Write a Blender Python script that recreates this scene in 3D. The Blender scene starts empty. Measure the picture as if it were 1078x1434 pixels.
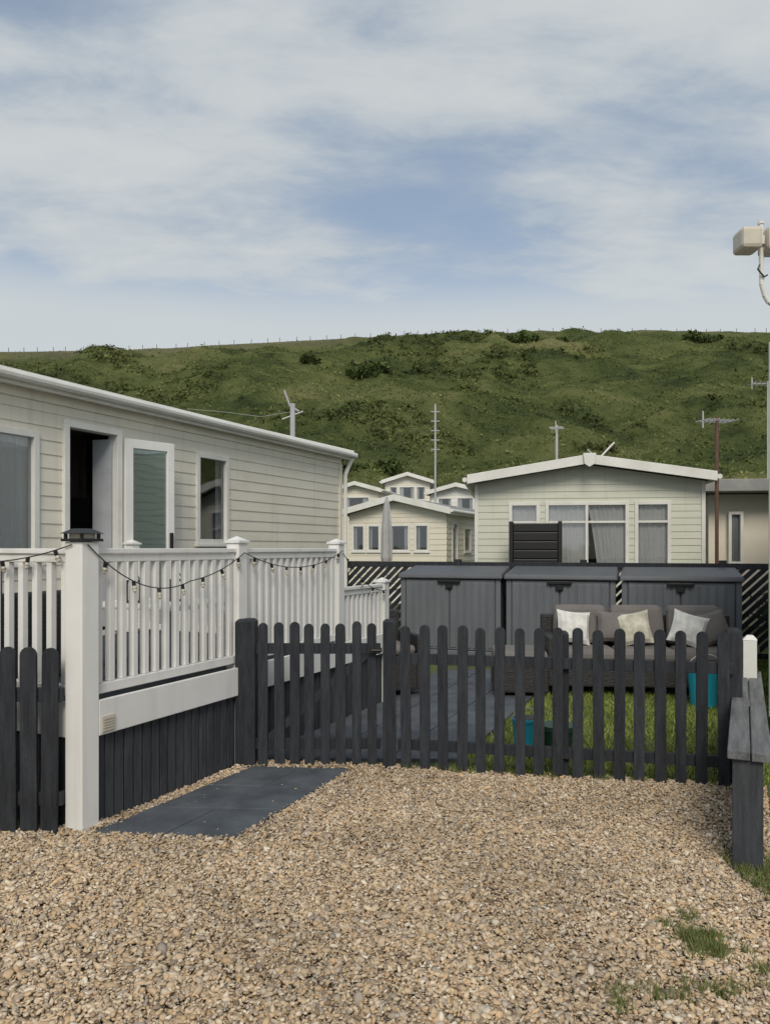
import bpy, math, random
import numpy as np
from mathutils import Vector, Matrix, noise
random.seed(7); rng=np.random.default_rng(7)
scene=bpy.context.scene
COL=scene.collection

# ---------------------------------------------------------------- materials
def new_mat(name):
    m=bpy.data.materials.new(name); m.use_nodes=True
    nt=m.node_tree; b=nt.nodes['Principled BSDF']
    return m,nt,b
def N(nt,t,**kw):
    n=nt.nodes.new(t)
    for k,v in kw.items(): setattr(n,k,v)
    return n
def mat(name,c,rough=.6,var=.15,scale=4,bump=.0,bscale=60,c2=None,stretch=(1,1,1),spec=.5,metal=0,detail=5,dirt=None,isl=0):
    m,nt,b=new_mat(name); L=nt.links
    tc=N(nt,'ShaderNodeTexCoord'); mp=N(nt,'ShaderNodeMapping'); mp.inputs['Scale'].default_value=stretch
    L.new(tc.outputs['Object'],mp.inputs[0])
    n=N(nt,'ShaderNodeTexNoise'); n.inputs['Scale'].default_value=scale; n.inputs['Detail'].default_value=detail
    n.inputs['Roughness'].default_value=.65
    L.new(mp.outputs[0],n.inputs['Vector'])
    r=N(nt,'ShaderNodeValToRGB'); r.color_ramp.elements[0].position=.3; r.color_ramp.elements[1].position=.7
    if c2 is None: c2=tuple(x*(1-var) for x in c); c1=tuple(min(1,x*(1+var*.5)) for x in c)
    else: c1=c
    r.color_ramp.elements[0].color=(*c2,1); r.color_ramp.elements[1].color=(*c1,1)
    L.new(n.outputs['Fac'],r.inputs[0]); out=r.outputs[0]
    if dirt:
        mp2=N(nt,'ShaderNodeMapping'); mp2.inputs['Scale'].default_value=(7,7,.5); L.new(tc.outputs['Object'],mp2.inputs[0])
        n3=N(nt,'ShaderNodeTexNoise'); n3.inputs['Scale'].default_value=1.6; n3.inputs['Detail'].default_value=6; L.new(mp2.outputs[0],n3.inputs['Vector'])
        q=N(nt,'ShaderNodeMapRange'); q.inputs[1].default_value=.52; q.inputs[2].default_value=.78; q.inputs[3].default_value=0; q.inputs[4].default_value=.7; L.new(n3.outputs[0],q.inputs[0])
        mx=N(nt,'ShaderNodeMix',data_type='RGBA'); L.new(q.outputs[0],mx.inputs[0]); L.new(out,mx.inputs[6]); mx.inputs[7].default_value=(*dirt,1); out=mx.outputs[2]
    if isl:
        ge=N(nt,'ShaderNodeNewGeometry'); q=N(nt,'ShaderNodeMapRange'); q.inputs[3].default_value=1-isl; q.inputs[4].default_value=1+isl; L.new(ge.outputs['Random Per Island'],q.inputs[0])
        mx=N(nt,'ShaderNodeMix',data_type='RGBA',blend_type='MULTIPLY'); mx.inputs[0].default_value=1; L.new(out,mx.inputs[6]); L.new(q.outputs[0],mx.inputs[7]); out=mx.outputs[2]
    L.new(out,b.inputs['Base Color'])
    b.inputs['Roughness'].default_value=rough; b.inputs['Metallic'].default_value=metal
    b.inputs['Specular IOR Level'].default_value=spec
    if bump>0:
        n2=N(nt,'ShaderNodeTexNoise'); n2.inputs['Scale'].default_value=bscale; n2.inputs['Detail'].default_value=6
        L.new(mp.outputs[0],n2.inputs['Vector'])
        bp=N(nt,'ShaderNodeBump'); bp.inputs['Strength'].default_value=bump; bp.inputs['Distance'].default_value=.01
        L.new(n2.outputs['Fac'],bp.inputs['Height']); L.new(bp.outputs[0],b.inputs['Normal'])
    return m
def island_mat(name,cols,rough=.7,trans=0,big=None,spec=.3):
    m,nt,b=new_mat(name); L=nt.links
    g=N(nt,'ShaderNodeNewGeometry'); r=N(nt,'ShaderNodeValToRGB'); r.color_ramp.interpolation='LINEAR'
    els=r.color_ramp.elements
    while len(els)<len(cols): els.new(.5)
    for i,c in enumerate(cols):
        els[i].position=i/(len(cols)-1); els[i].color=(*c,1)
    L.new(g.outputs['Random Per Island'],r.inputs[0]); out=r.outputs[0]
    if big:
        tc=N(nt,'ShaderNodeTexCoord'); n=N(nt,'ShaderNodeTexNoise'); n.inputs['Scale'].default_value=big[0]; n.inputs['Detail'].default_value=4
        L.new(tc.outputs['Object'],n.inputs['Vector'])
        mr=N(nt,'ShaderNodeMapRange'); mr.inputs['From Min'].default_value=.35; mr.inputs['From Max'].default_value=.65
        mr.inputs['To Min'].default_value=big[1]; mr.inputs['To Max'].default_value=big[2]
        L.new(n.outputs['Fac'],mr.inputs[0])
        mx=N(nt,'ShaderNodeMix',data_type='RGBA',blend_type='MULTIPLY'); mx.inputs[0].default_value=1
        L.new(out,mx.inputs[6]); L.new(mr.outputs[0],mx.inputs[7]); out=mx.outputs[2]
    L.new(out,b.inputs['Base Color']); b.inputs['Roughness'].default_value=rough
    b.inputs['Specular IOR Level'].default_value=spec
    return m
M={}
M['dark']=mat('charcoal_painted_timber',(.040,.045,.054),.72,c2=(.016,.018,.022),scale=6,stretch=(6,6,.8),bump=.6,bscale=40,spec=.3,isl=.22)
M['darkgrey']=mat('slate_timber_skirt',(.070,.076,.086),.75,c2=(.034,.038,.044),scale=5,stretch=(6,6,.8),bump=.6,bscale=40,spec=.25,isl=.15)
M['capboard']=mat('weathered_cap_timber',(.20,.205,.21),.75,c2=(.07,.074,.08),scale=3,stretch=(8,.7,4),bump=.7,bscale=30)
M['white']=mat('white_pvc',(.80,.80,.79),.38,c2=(.72,.72,.70),scale=3,bump=.05,bscale=15,dirt=(.60,.60,.55))
M['trim']=mat('white_trim',(.78,.78,.75),.45,c2=(.64,.63,.58),scale=2.5,bump=.1,bscale=20)
M['cream']=mat('cream_cladding',(.76,.725,.625),.5,c2=(.68,.645,.545),scale=1.3,bump=.12,bscale=40,stretch=(1,1,4),dirt=(.57,.54,.45))
M['sage']=mat('pale_sage_cladding',(.61,.625,.535),.5,c2=(.55,.57,.48),scale=1.5,bump=.12,bscale=40,stretch=(1,1,4),dirt=(.47,.48,.40))
M['buff']=mat('buff_cladding',(.74,.70,.59),.5,c2=(.66,.61,.51),scale=1.5)
M['roofgrey']=mat('roof_sheet',(.30,.30,.29),.6,c2=(.18,.18,.17),scale=2,bump=.2)
M['under']=mat('soffit',(.57,.55,.49),.7)
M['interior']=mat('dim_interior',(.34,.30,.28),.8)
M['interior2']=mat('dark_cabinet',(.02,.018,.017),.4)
M['shed']=mat('grey_resin_shed',(.150,.165,.185),.5,c2=(.115,.128,.146),scale=2,bump=.25,bscale=90,stretch=(3,3,.6))
M['shedlid']=mat('dark_resin_lid',(.105,.113,.128),.48,c2=(.080,.087,.10),scale=2,bump=.2,bscale=90)
M['black']=mat('black_plastic',(.012,.012,.013),.45)
M['blackwicker']=mat('black_wicker',(.026,.025,.025),.55,bump=1,bscale=50,stretch=(.3,.3,3))
M['cushion']=mat('grey_cushion_fabric',(.19,.175,.17),.9,c2=(.14,.13,.125),bump=.4,bscale=120)
M['pillowA']=mat('patterned_pillow',(.80,.80,.77),.9,c2=(.55,.55,.53),scale=12,detail=1)
M['pillowB']=mat('leaf_pillow',(.66,.63,.55),.9,c2=(.38,.38,.29),scale=11,detail=1)
M['teal']=mat('teal_plastic',(.02,.30,.40),.35)
M['greenpot']=mat('green_planter',(.03,.09,.05),.5)
M['metal']=mat('galvanised_metal',(.50,.50,.50),.45,metal=.3)
M['rust']=mat('rusty_pole',(.16,.09,.06),.8,c2=(.09,.05,.035),scale=9)
M['beigebox']=mat('beige_plastic',(.55,.51,.43),.45)
M['greycurtain']=mat('grey_curtain',(.42,.44,.47),.9)
M['parasol']=mat('parasol_cloth',(.42,.42,.42),.9)
M['bulb']=mat('clear_bulb',(.5,.48,.4),.15)
def cloth(name,c):
    m=bpy.data.materials.new(name); m.use_nodes=True; nt=m.node_tree; nt.nodes.clear(); L=nt.links
    o=N(nt,'ShaderNodeOutputMaterial'); d=N(nt,'ShaderNodeBsdfDiffuse'); t=N(nt,'ShaderNodeBsdfTranslucent'); mx=N(nt,'ShaderNodeMixShader'); mx.inputs[0].default_value=.15
    tc=N(nt,'ShaderNodeTexCoord'); n=N(nt,'ShaderNodeTexNoise'); n.inputs['Scale'].default_value=6; r=N(nt,'ShaderNodeValToRGB')
    r.color_ramp.elements[0].color=(*[x*.88 for x in c],1); r.color_ramp.elements[1].color=(*c,1)
    L.new(tc.outputs['Object'],n.inputs[0]); L.new(n.outputs[0],r.inputs[0]); L.new(r.outputs[0],d.inputs[0]); L.new(r.outputs[0],t.inputs[0])
    L.new(d.outputs[0],mx.inputs[1]); L.new(t.outputs[0],mx.inputs[2]); L.new(mx.outputs[0],o.inputs[0]); return m
M['curtain']=cloth('net_curtain',(.88,.88,.88))
def glass(name,tint,refl):
    m=bpy.data.materials.new(name); m.use_nodes=True; nt=m.node_tree; nt.nodes.clear(); L=nt.links
    o=N(nt,'ShaderNodeOutputMaterial'); t=N(nt,'ShaderNodeBsdfTransparent'); t.inputs[0].default_value=(*tint,1)
    g=N(nt,'ShaderNodeBsdfGlossy'); g.inputs['Roughness'].default_value=.03; g.inputs[0].default_value=(.95,.97,1,1)
    f=N(nt,'ShaderNodeFresnel'); f.inputs[0].default_value=1.5
    a=N(nt,'ShaderNodeMath',operation='MULTIPLY_ADD'); a.inputs[1].default_value=1.3; a.inputs[2].default_value=refl; a.use_clamp=True
    mx=N(nt,'ShaderNodeMixShader')
    tc=N(nt,'ShaderNodeTexCoord'); n=N(nt,'ShaderNodeTexNoise'); n.inputs['Scale'].default_value=1.2
    bp=N(nt,'ShaderNodeBump'); bp.inputs['Strength'].default_value=.12; bp.inputs['Distance'].default_value=.05
    L.new(tc.outputs['Object'],n.inputs[0]); L.new(n.outputs[0],bp.inputs['Height']); L.new(bp.outputs[0],g.inputs['Normal'])
    L.new(f.outputs[0],a.inputs[0]); L.new(a.outputs[0],mx.inputs[0]); L.new(t.outputs[0],mx.inputs[1]); L.new(g.outputs[0],mx.inputs[2]); L.new(mx.outputs[0],o.inputs[0])
    return m
M['glass']=glass('window_glass',(.95,.97,.97),.10)
M['doorglass']=glass('green_door_glass',(.5,.66,.62),.32)

# ---------------------------------------------------------------- mesh helper
class MB:
    def __init__(s): s.v=[]; s.f=[]
    def hexa(s,p):
        i=len(s.v); s.v+= [tuple(q) for q in p]
        s.f+=[(i,i+3,i+2,i+1),(i+4,i+5,i+6,i+7),(i,i+1,i+5,i+4),(i+1,i+2,i+6,i+5),(i+2,i+3,i+7,i+6),(i+3,i,i+4,i+7)]
    def box(s,x0,x1,y0,y1,z0,z1):
        s.hexa([(x0,y0,z0),(x1,y0,z0),(x1,y1,z0),(x0,y1,z0),(x0,y0,z1),(x1,y0,z1),(x1,y1,z1),(x0,y1,z1)])
    def quad(s,*p):
        i=len(s.v); s.v+=[tuple(q) for q in p]; s.f.append(tuple(range(i,i+len(p))))
    def extr(s,poly,vec):
        n=len(poly); i=len(s.v); vec=Vector(vec)
        s.v+=[tuple(p) for p in poly]+[tuple(Vector(p)+vec) for p in poly]
        s.f.append(tuple(range(i+n-1,i-1,-1))); s.f.append(tuple(range(i+n,i+2*n)))
        for k in range(n): s.f.append((i+k,i+(k+1)%n,i+n+(k+1)%n,i+n+k))
    def cyl(s,a,b,r,n=8,r2=None):
        a=Vector(a); b=Vector(b); d=(b-a).normalized(); u=d.orthogonal().normalized(); w=d.cross(u)
        r2=r if r2 is None else r2; i=len(s.v)
        for k in range(n):
            t=2*math.pi*k/n; s.v.append(tuple(a+(u*math.cos(t)+w*math.sin(t))*r))
        for k in range(n):
            t=2*math.pi*k/n; s.v.append(tuple(b+(u*math.cos(t)+w*math.sin(t))*r2))
        for k in range(n): s.f.append((i+k,i+(k+1)%n,i+n+(k+1)%n,i+n+k))
        s.f.append(tuple(range(i+n-1,i-1,-1))); s.f.append(tuple(range(i+n,i+2*n)))
    def tube(s,pts,r,n=6):
        for a,b in zip(pts[:-1],pts[1:]): s.cyl(a,b,r,n)
    def obj(s,name,material,parent=None,bevel=0,smooth=False,sub=0):
        me=bpy.data.meshes.new(name); me.from_pydata(s.v,[],s.f); me.update()
        o=bpy.data.objects.new(name,me); COL.objects.link(o); me.materials.append(M[material] if isinstance(material,str) else material)
        if parent: o.parent=parent
        if smooth: me.shade_smooth()
        if bevel:
            b=o.modifiers.new('bevel','BEVEL'); b.width=bevel; b.segments=2; b.limit_method='ANGLE'
        return o
def root(name,x,y,z=0,rz=0):
    e=bpy.data.objects.new(name,None); e.location=(x,y,z); e.rotation_euler=(0,0,math.radians(rz)); COL.objects.link(e); return e
def np_mesh(name,V,F,material,smooth=False):
    k=F.shape[1]; me=bpy.data.meshes.new(name)
    me.vertices.add(len(V)); me.vertices.foreach_set('co',V.astype(np.float32).ravel())
    me.loops.add(F.size); me.loops.foreach_set('vertex_index',F.astype(np.int32).ravel())
    me.polygons.add(len(F)); me.polygons.foreach_set('loop_start',np.arange(0,F.size,k,dtype=np.int32)); me.polygons.foreach_set('loop_total',np.full(len(F),k,dtype=np.int32))
    me.update(calc_edges=True); me.validate()
    if smooth: me.shade_smooth()
    o=bpy.data.objects.new(name,me); COL.objects.link(o); me.materials.append(material); return o

# ---------------------------------------------------------------- buildings helpers
def tf(o,ang):
    a=math.radians(ang); d=Vector((math.cos(a),math.sin(a),0)); n=Vector((math.sin(a),-math.cos(a),0)); o=Vector((o[0],o[1],0))
    return lambda s,t,z: tuple(o+d*s+n*t+Vector((0,0,z)))
def clad_wall(par,o,ang,length,z0,z1,openings,m,pitch=.125,lap=.012,gable=None,name='cladding'):
    T=tf(o,ang); mb=MB()
    cuts=sorted(set([0,length]+[c for op in openings for c in op[:2]]))
    rows=[]; z=z0
    while z<z1-1e-4: rows.append((z,min(z+pitch,z1))); z+=pitch
    def piece(a,b,za,zb,rz):
        ta=lap*(1-(za-rz)/pitch); tb=lap*(1-(zb-rz)/pitch)
        mb.quad(T(a,ta,za),T(b,ta,za),T(b,tb,zb),T(a,tb,zb))
        if abs(za-rz)<1e-5: mb.quad(T(a,0,za),T(b,0,za),T(b,ta,za),T(a,ta,za))
    for a,b in zip(cuts[:-1],cuts[1:]):
        mid=(a+b)/2; ops=[op for op in openings if op[0]<mid<op[1]]
        for (ra,rb) in rows:
            segs=[(ra,rb)]
            for op in ops:
                ns=[]
                for (p,q) in segs:
                    if op[3]<=p or op[2]>=q: ns.append((p,q)); continue
                    if p<op[2]: ns.append((p,op[2]))
                    if q>op[3]: ns.append((op[3],q))
                segs=ns
            for p,q in segs: piece(a,b,p,q,ra)
    if gable:
        zr=gable; z=z1
        while z<zr-.01:
            zb=min(z+pitch,zr); ia=(z-z1)/(zr-z1)*length/2; ib=(zb-z1)/(zr-z1)*length/2
            mb.quad(T(ia,lap,z),T(length-ia,lap,z),T(length-ib,0,zb),T(ib,0,zb)); z+=pitch
    mb.obj(name,m,par)
def window(par,o,ang,s0,s1,z0,z1,ms=(),tr=(),fw=.045,curt='curtain',style='full',gm='glass',fm='trim'):
    T=tf(o,ang); mb=MB()
    def bx(a,b,c,d,t0=-.05,t1=.028):
        mb.hexa([T(a,t1,c),T(b,t1,c),T(b,t0,c),T(a,t0,c),T(a,t1,d),T(b,t1,d),T(b,t0,d),T(a,t0,d)])
    bx(s0-.01,s0+fw,z0-.01,z1+.01); bx(s1-fw,s1+.01,z0-.01,z1+.01)
    bx(s0+fw,s1-fw,z0-.01,z0+fw); bx(s0+fw,s1-fw,z1-fw,z1+.01)
    for m_ in ms: bx(m_-fw*.5,m_+fw*.5,z0+fw,z1-fw,-.04,.024)
    for t_ in tr:
        xs=[s0+fw]+list(ms)+[s1-fw]
        for k in range(len(xs)-1):
            a=xs[k]+(fw*.5 if k>0 else 0); b=xs[k+1]-(fw*.5 if k<len(xs)-2 else 0)
            bx(a,b,t_-fw*.4,t_+fw*.4,-.04,.021)
    bx(s0-.03,s1+.03,z0-.04,z0-.012,-.02,.05)
    mb.obj('window_frame',fm,par,bevel=.004)
    g=MB(); g.quad(T(s0+fw*.9,-.015,z0+fw*.9),T(s1-fw*.9,-.015,z0+fw*.9),T(s1-fw*.9,-.015,z1-fw*.9),T(s0+fw*.9,-.015,z1-fw*.9)); g.obj('window_glass',gm,par)
    if curt:
        c=MB(); W=s1-s0
        def sheet(a,b,pull=0,side=0):
            nx=max(14,int((b-a)*60)); nz=12; ph=random.uniform(0,6)
            for j in range(nz):
                for i in range(nx):
                    P=[]
                    for (ii,jj) in ((i,j),(i+1,j),(i+1,j+1),(i,j+1)):
                        fz=jj/nz; fx=ii/nx
                        sh=1-pull*(1-fz)**.8
                        x=a+(b-a)*fx*sh if side==0 else b-(b-a)*(1-fx)*sh
                        t=-.075+.014*math.sin(fx*(b-a)*70+2*math.sin(fx*9+ph)+ph)
                        P.append(T(x,t,z0+(z1-z0)*fz))
                    c.quad(*P)
        if style=='full': sheet(s0,s1)
        elif style=='pair': sheet(s0,s0+W*.52,.0,0); sheet(s1-W*.49,s1,.26,1)
        elif style=='sides': sheet(s0,s0+W*.3); sheet(s1-W*.25,s1)
        c.obj('curtains',curt,par,smooth=True)
def roof(par,x0,x1,y0,y1,ze,zr,side=.12,front=.25,th=.07,fh=.14,m='roofgrey',fm='trim'):
    xm=(x0+x1)/2; a=x0-side; b=x1+side; ya=y0-front; yb=y1+front
    mb=MB()
    mb.hexa([(a,ya,ze),(xm,ya,zr),(xm,yb,zr),(a,yb,ze),(a,ya,ze+th),(xm,ya,zr+th),(xm,yb,zr+th),(a,yb,ze+th)])
    mb.hexa([(xm,ya,zr),(b,ya,ze),(b,yb,ze),(xm,yb,zr),(xm,ya,zr+th),(b,ya,ze+th),(b,yb,ze+th),(xm,yb,zr+th)])
    mb.obj('roof',m,par)
    f=MB()
    for yy,y2 in ((ya-.03,ya-.002),(yb+.002,yb+.03)):
        for (p,zp,q,zq) in ((a-.02,ze,xm,zr),(xm,zr,b+.02,ze)):
            f.hexa([(p,yy,zp-fh+th),(q,yy,zq-fh+th),(q,y2,zq-fh+th),(p,y2,zp-fh+th),(p,yy,zp+th+.03),(q,yy,zq+th+.03),(q,y2,zq+th+.03),(p,y2,zp+th+.03)])
    for xa,xb in ((a-.025,a-.003),(b+.003,b+.025)): f.box(xa,xb,ya,yb,ze-fh+th,ze+th+.012)
    f.obj('fascia',fm,par,bevel=.006)
    g=MB()
    for xc in (a-.06,b+.06): g.cyl((xc,ya,ze+th-.05),(xc,yb,ze+th-.05),.04,10)
    g.obj('gutter',fm,par,smooth=False)
    s=MB(); s.quad((a,ya,ze-fh+th+.01),(x0,ya,ze-fh+th+.01),(x0,yb,ze-fh+th+.01),(a,yb,ze-fh+th+.01)); s.quad((x1,ya,ze-fh+th+.01),(b,ya,ze-fh+th+.01),(b,yb,ze-fh+th+.01),(x1,yb,ze-fh+th+.01)); s.obj('soffit','under',par)

# ================================================================ LEFT CARAVAN
RZ=-25.0
lc=root('static_caravan',-3.21,6.25,0,RZ)
W1=(-2.2,.46,1.38,2.50); DR=(.77,1.41,.72,2.62); W2=(2.60,3.17,1.56,2.57)
off=5.0
o=(0,-off)
sh=lambda w:(w[0]+off,w[1]+off,w[2],w[3])
clad_wall(lc,o,90,11.0,.5,2.78,[sh(W1),sh(DR),sh(W2)],'cream',pitch=.122,lap=.008,name='side_cladding')
clad_wall(lc,(-3.7,-5),0,3.7,.5,2.86,[],'cream',gable=3.35,name='end_cladding')
clad_wall(lc,(0,6.0),180,3.7,.5,2.86,[],'cream',gable=3.35,name='end_cladding_far')
clad_wall(lc,(-3.7,6.0),270,11,.5,2.86,[],'cream',name='side_cladding_back')
mb=MB(); mb.box(.0,.022,-5,6.0,2.78,2.875); mb.box(-.05,.024,5.94,6.02,.5,2.78); mb.obj('frieze_and_corner_trim','cream',lc,bevel=.003)
mb=MB(); mb.quad((-3.68,-4.98,.70),(-.02,-4.98,.70),(-.02,5.98,.70),(-3.68,5.98,.70)); mb.quad((-3.68,-4.98,2.77),(-.02,-4.98,2.77),(-.02,5.98,2.77),(-3.68,5.98,2.77))
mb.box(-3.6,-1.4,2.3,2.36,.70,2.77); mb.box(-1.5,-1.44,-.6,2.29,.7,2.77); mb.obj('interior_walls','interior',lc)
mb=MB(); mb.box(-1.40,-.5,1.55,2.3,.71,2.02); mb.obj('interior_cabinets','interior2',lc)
window(lc,o,90,*sh(W1),ms=(off-.75,),curt='curtain',style='sides')
window(lc,o,90,*sh(W2),curt='greycurtain',style='sides')
roof(lc,-3.7,0,-5,6.0,2.90,3.42,side=.10,front=.2,th=.07,fh=.12)
T=tf(o,90); mb=MB()
def bxx(mb,T,a,b,c,d,t0,t1): mb.hexa([T(a,t1,c),T(b,t1,c),T(b,t0,c),T(a,t0,c),T(a,t1,d),T(b,t1,d),T(b,t0,d),T(a,t0,d)])
a0,a1=DR[0]+off,DR[1]+off
bxx(mb,T,a0-.04,a0+.02,.7,2.66,-.08,.04); bxx(mb,T,a1-.04,a1+.03,.7,2.66,-.08,.04); bxx(mb,T,a0+.02,a1-.04,2.60,2.66,-.08,.038)
mb.obj('door_frame','trim',lc,bevel=.004)
T2=tf((.0,DR[1]-.05),180+12); mb=MB(); bxx(mb,T2,.02,.22,.74,2.56,-.02,.02); mb.obj('inner_door_leaf','greycurtain',lc,bevel=.004)
T=tf((.05,DR[1]+.04),90-15); mb=MB(); wd=.56
for a,b,c,d in ((0,.085,.74,2.58),(wd-.085,wd,.74,2.58),(.085,wd-.085,2.49,2.58),(.085,wd-.085,.74,.95)): bxx(mb,T,a,b,c,d,-.02,.025)
mb.obj('door_leaf','white',lc,bevel=.005)
mb=MB(); bxx(mb,T,.08,wd-.08,.94,2.5,-.004,.004); mb.obj('door_leaf_glass','doorglass',lc)
mb=MB(); bxx(mb,T,wd-.06,wd-.03,1.5,1.66,.025,.05); mb.obj('door_handle','black',lc)
mb=MB(); mb.tube([(.14,6.12,2.88),(.08,6.1,2.74),(.05,6.06,2.62),(.05,6.06,.5)],.033,8); mb.obj('downpipe','trim',lc)
mb=MB(); mb.box(-3.6,-.06,-4.9,5.9,.0,.5); mb.obj('skirting','darkgrey',lc)

# ================================================================ DECK
dk=root('raised_deck',-1.60,4.07,0,RZ)
mb=MB()
for i in range(17): mb.box(-2.34+i*.14,-2.34+i*.14+.134,.0,3.9,.64,.675)
mb.obj('deck_boards','darkgrey',dk,bevel=.003)
mb=MB(); mb.box(.035,.06,.06,2.80,.50,.69); mb.box(-2.36,.0,-.045,-.02,.50,.69); mb.box(.035,.06,2.8,3.85,.50,.69)
mb.obj('fascia','white',dk,bevel=.004)
mb=MB(); mb.box(.061,.068,.075,.165,.515,.60); 
for k in range(5): mb.box(.069,.073,.082,.158,.522+k*.015,.531+k*.015)
mb.obj('vent_grille','beigebox',dk)
mb=MB()
y=.07
while y<3.8: mb.box(.0,.022+random.uniform(-.002,.002),y,y+.062,.0,.52); y+=.073
x=-.08
while x>-2.3: mb.box(x-.062,x,-.015,.01,.0,.52); x-=.073
mb.box(-.02,-.005,.0,3.85,0,.5)
mb.obj('skirt_boards','darkgrey',dk,bevel=.003)
mb=MB(); mb.box(-.06,.06,-.06,.06,0,1.535)
for yy,h in ((1.37,1.535),(2.80,1.535),(3.72,1.17)): mb.box(-.052,.052,yy-.052,yy+.052,.02,h)
for xx in (-1.2,-2.3): mb.box(xx-.05,xx+.05,-.05,.05,0,1.535)
mb.box(-2.33,-2.23,2.75,2.85,.68,1.535)
mb.obj('posts','white',dk,bevel=.006)
mb=MB()
for (xx,yy,h) in ((0,1.37,1.537),(0,2.8,1.537),(0,3.72,1.172),(-1.2,0,1.537),(-2.28,2.8,1.537)):
    w=.064; mb.box(xx-w,xx+w,yy-w,yy+w,h,h+.018)
    i=len(mb.v); mb.v+=[(xx-w+.01,yy-w+.01,h+.019),(xx+w-.01,yy-w+.01,h+.019),(xx+w-.01,yy+w-.01,h+.019),(xx-w+.01,yy+w-.01,h+.019),(xx,yy,h+.05)]
    mb.f+=[(i,i+1,i+4),(i+1,i+2,i+4),(i+2,i+3,i+4),(i+3,i,i+4),(i+3,i+2,i+1,i)]
mb.obj('post_caps','white',dk,bevel=.003)
def railing(par,p,q,zt,zb,n,nm):
    p=Vector((*p,0)); q=Vector((*q,0)); L=(q-p).length; ang=math.degrees(math.atan2((q-p).y,(q-p).x)); T=tf(p,ang); mb=MB()
    bxx(mb,T,0,L,zt-.028,zt,-.036,.036); bxx(mb,T,0,L,zt-.075,zt-.03,-.022,.022); bxx(mb,T,0,L,zb,zb+.055,-.025,.025)
    for i in range(n):
        s=(i+.5)/n*L; bxx(mb,T,s-.019,s+.019,zb+.056,zt-.076,-.019,.019)
    mb.obj(nm,'white',par,bevel=.004)
railing(dk,(0,.062),(0,1.316),1.50,.715,14,'side_railing')
railing(dk,(0,1.424),(0,2.746),1.50,.715,15,'side_railing_far')
railing(dk,(0,2.854),(0,3.665),1.16,.50,9,'step_railing')
railing(dk,(-1.148,0),(-.062,0),1.50,.715,10,'front_railing')
railing(dk,(-2.25,0),(-1.252,0),1.50,.715,10,'front_railing_outer')
railing(dk,(-2.22,2.8),(-.054,2.8),1.50,.715,22,'end_railing')
mb=MB(); mb.box(-.075,.075,-.075,.075,1.537,1.552); 
i=len(mb.v); mb.v+=[(-.08,-.08,1.578),(.08,-.08,1.578),(.08,.08,1.578),(-.08,.08,1.578),(-.035,-.035,1.605),(.035,-.035,1.605),(.035,.035,1.605),(-.035,.035,1.605)]
mb.f+=[(i,i+3,i+2,i+1),(i+4,i+5,i+6,i+7),(i,i+1,i+5,i+4),(i+1,i+2,i+6,i+5),(i+2,i+3,i+7,i+6),(i+3,i,i+4,i+7)]
for a in (-.065,.05):
    for b in (-.065,.05): mb.box(a,a+.015,b,b+.015,1.552,1.578)
mb.obj('solar_lamp_cap','black',dk,bevel=.002)
mb=MB(); mb.box(-.045,.045,-.045,.045,1.553,1.577); mb.obj('solar_lamp_glass','bulb',dk)

# string lights
sl=root('string_lights',-1.60,4.07,0,RZ)
wire=MB(); bul=MB(); soc=MB()
def swag(p,q,drop,n,lights):
    pts=[]
    for i in range(n+1):
        t=i/n; P=Vector(p).lerp(Vector(q),t); P.z-=drop*4*t*(1-t); pts.append(P)
    wire.tube(pts,.0035,5)
    for k in range(lights):
        t=(k+.6)/lights; P=Vector(p).lerp(Vector(q),t); P.z-=drop*4*t*(1-t)
        d=Vector((random.uniform(-.008,.008),random.uniform(-.010,.010),-.026)); Q=P+d
        soc.cyl(P,Q,.011,8); bul.cyl(Q,Q+d*.8,.010,8,.015); bul.cyl(Q+d*.8,Q+d*1.5,.015,8,.004)
swag((.07,-.03,1.52),(.07,.80,1.30),.12,14,4)
swag((.07,.80,1.30),(.065,1.37,1.47),.03,10,3)
swag((.065,1.37,1.47),(.065,2.8,1.48),.12,16,7)
swag((.065,2.8,1.46),(.065,3.7,1.10),.10,12,4)
swag((-.0,-.07,1.52),(-1.2,-.07,1.47),.07,14,6)
wire.obj('wire','black',sl); bul.obj('bulbs','bulb',sl,smooth=True); soc.obj('sockets','black',sl)

# deck furniture
ds=root('wicker_armchair',-2.75,5.0,.68,RZ)
mb=MB(); mb.box(-.65,.65,-.40,-.30,.0,.66); mb.box(-.65,-.55,-.30,.4,.0,.55); mb.box(.55,.65,-.30,.4,.0,.55); mb.box(-.55,.55,-.3,.38,.0,.28); mb.obj('frame','blackwicker',ds,bevel=.02)
mb=MB(); mb.box(-.54,.54,-.28,-.1,.42,.74); mb.box(-.54,.54,-.1,.38,.285,.42); mb.obj('cushions','cushion',ds,bevel=.05)
tb=root('patio_table',-1.55,5.35,.68,RZ)
mb=MB(); mb.box(-.4,.4,-.35,.35,.42,.45); mb.obj('top','trim',tb,bevel=.008)
mb=MB()
for a in (-.34,.34):
    for b in (-.29,.29): mb.cyl((a,b,0),(a*.9,b*.9,.42),.018)
mb.obj('legs','black',tb)
for (lx,ly) in ((-.15,-.1),(.1,.05)):
    ln=root('lantern',-1.55+lx,5.35+ly,1.13,0)
    mb=MB(); mb.box(-.05,.05,-.05,.05,0,.015); mb.box(-.05,.05,-.05,.05,.14,.155)
    for a in (-.048,.038):
        for b in (-.048,.038): mb.box(a,a+.01,b,b+.01,.015,.14)
    mb.tube([(-.03,0,.155),(0,0,.21),(.03,0,.155)],.004); mb.obj('frame','black',ln)
    mb=MB(); mb.cyl((0,0,.016),(0,0,.09),.025,12); mb.obj('candle','trim',ln)

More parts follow.
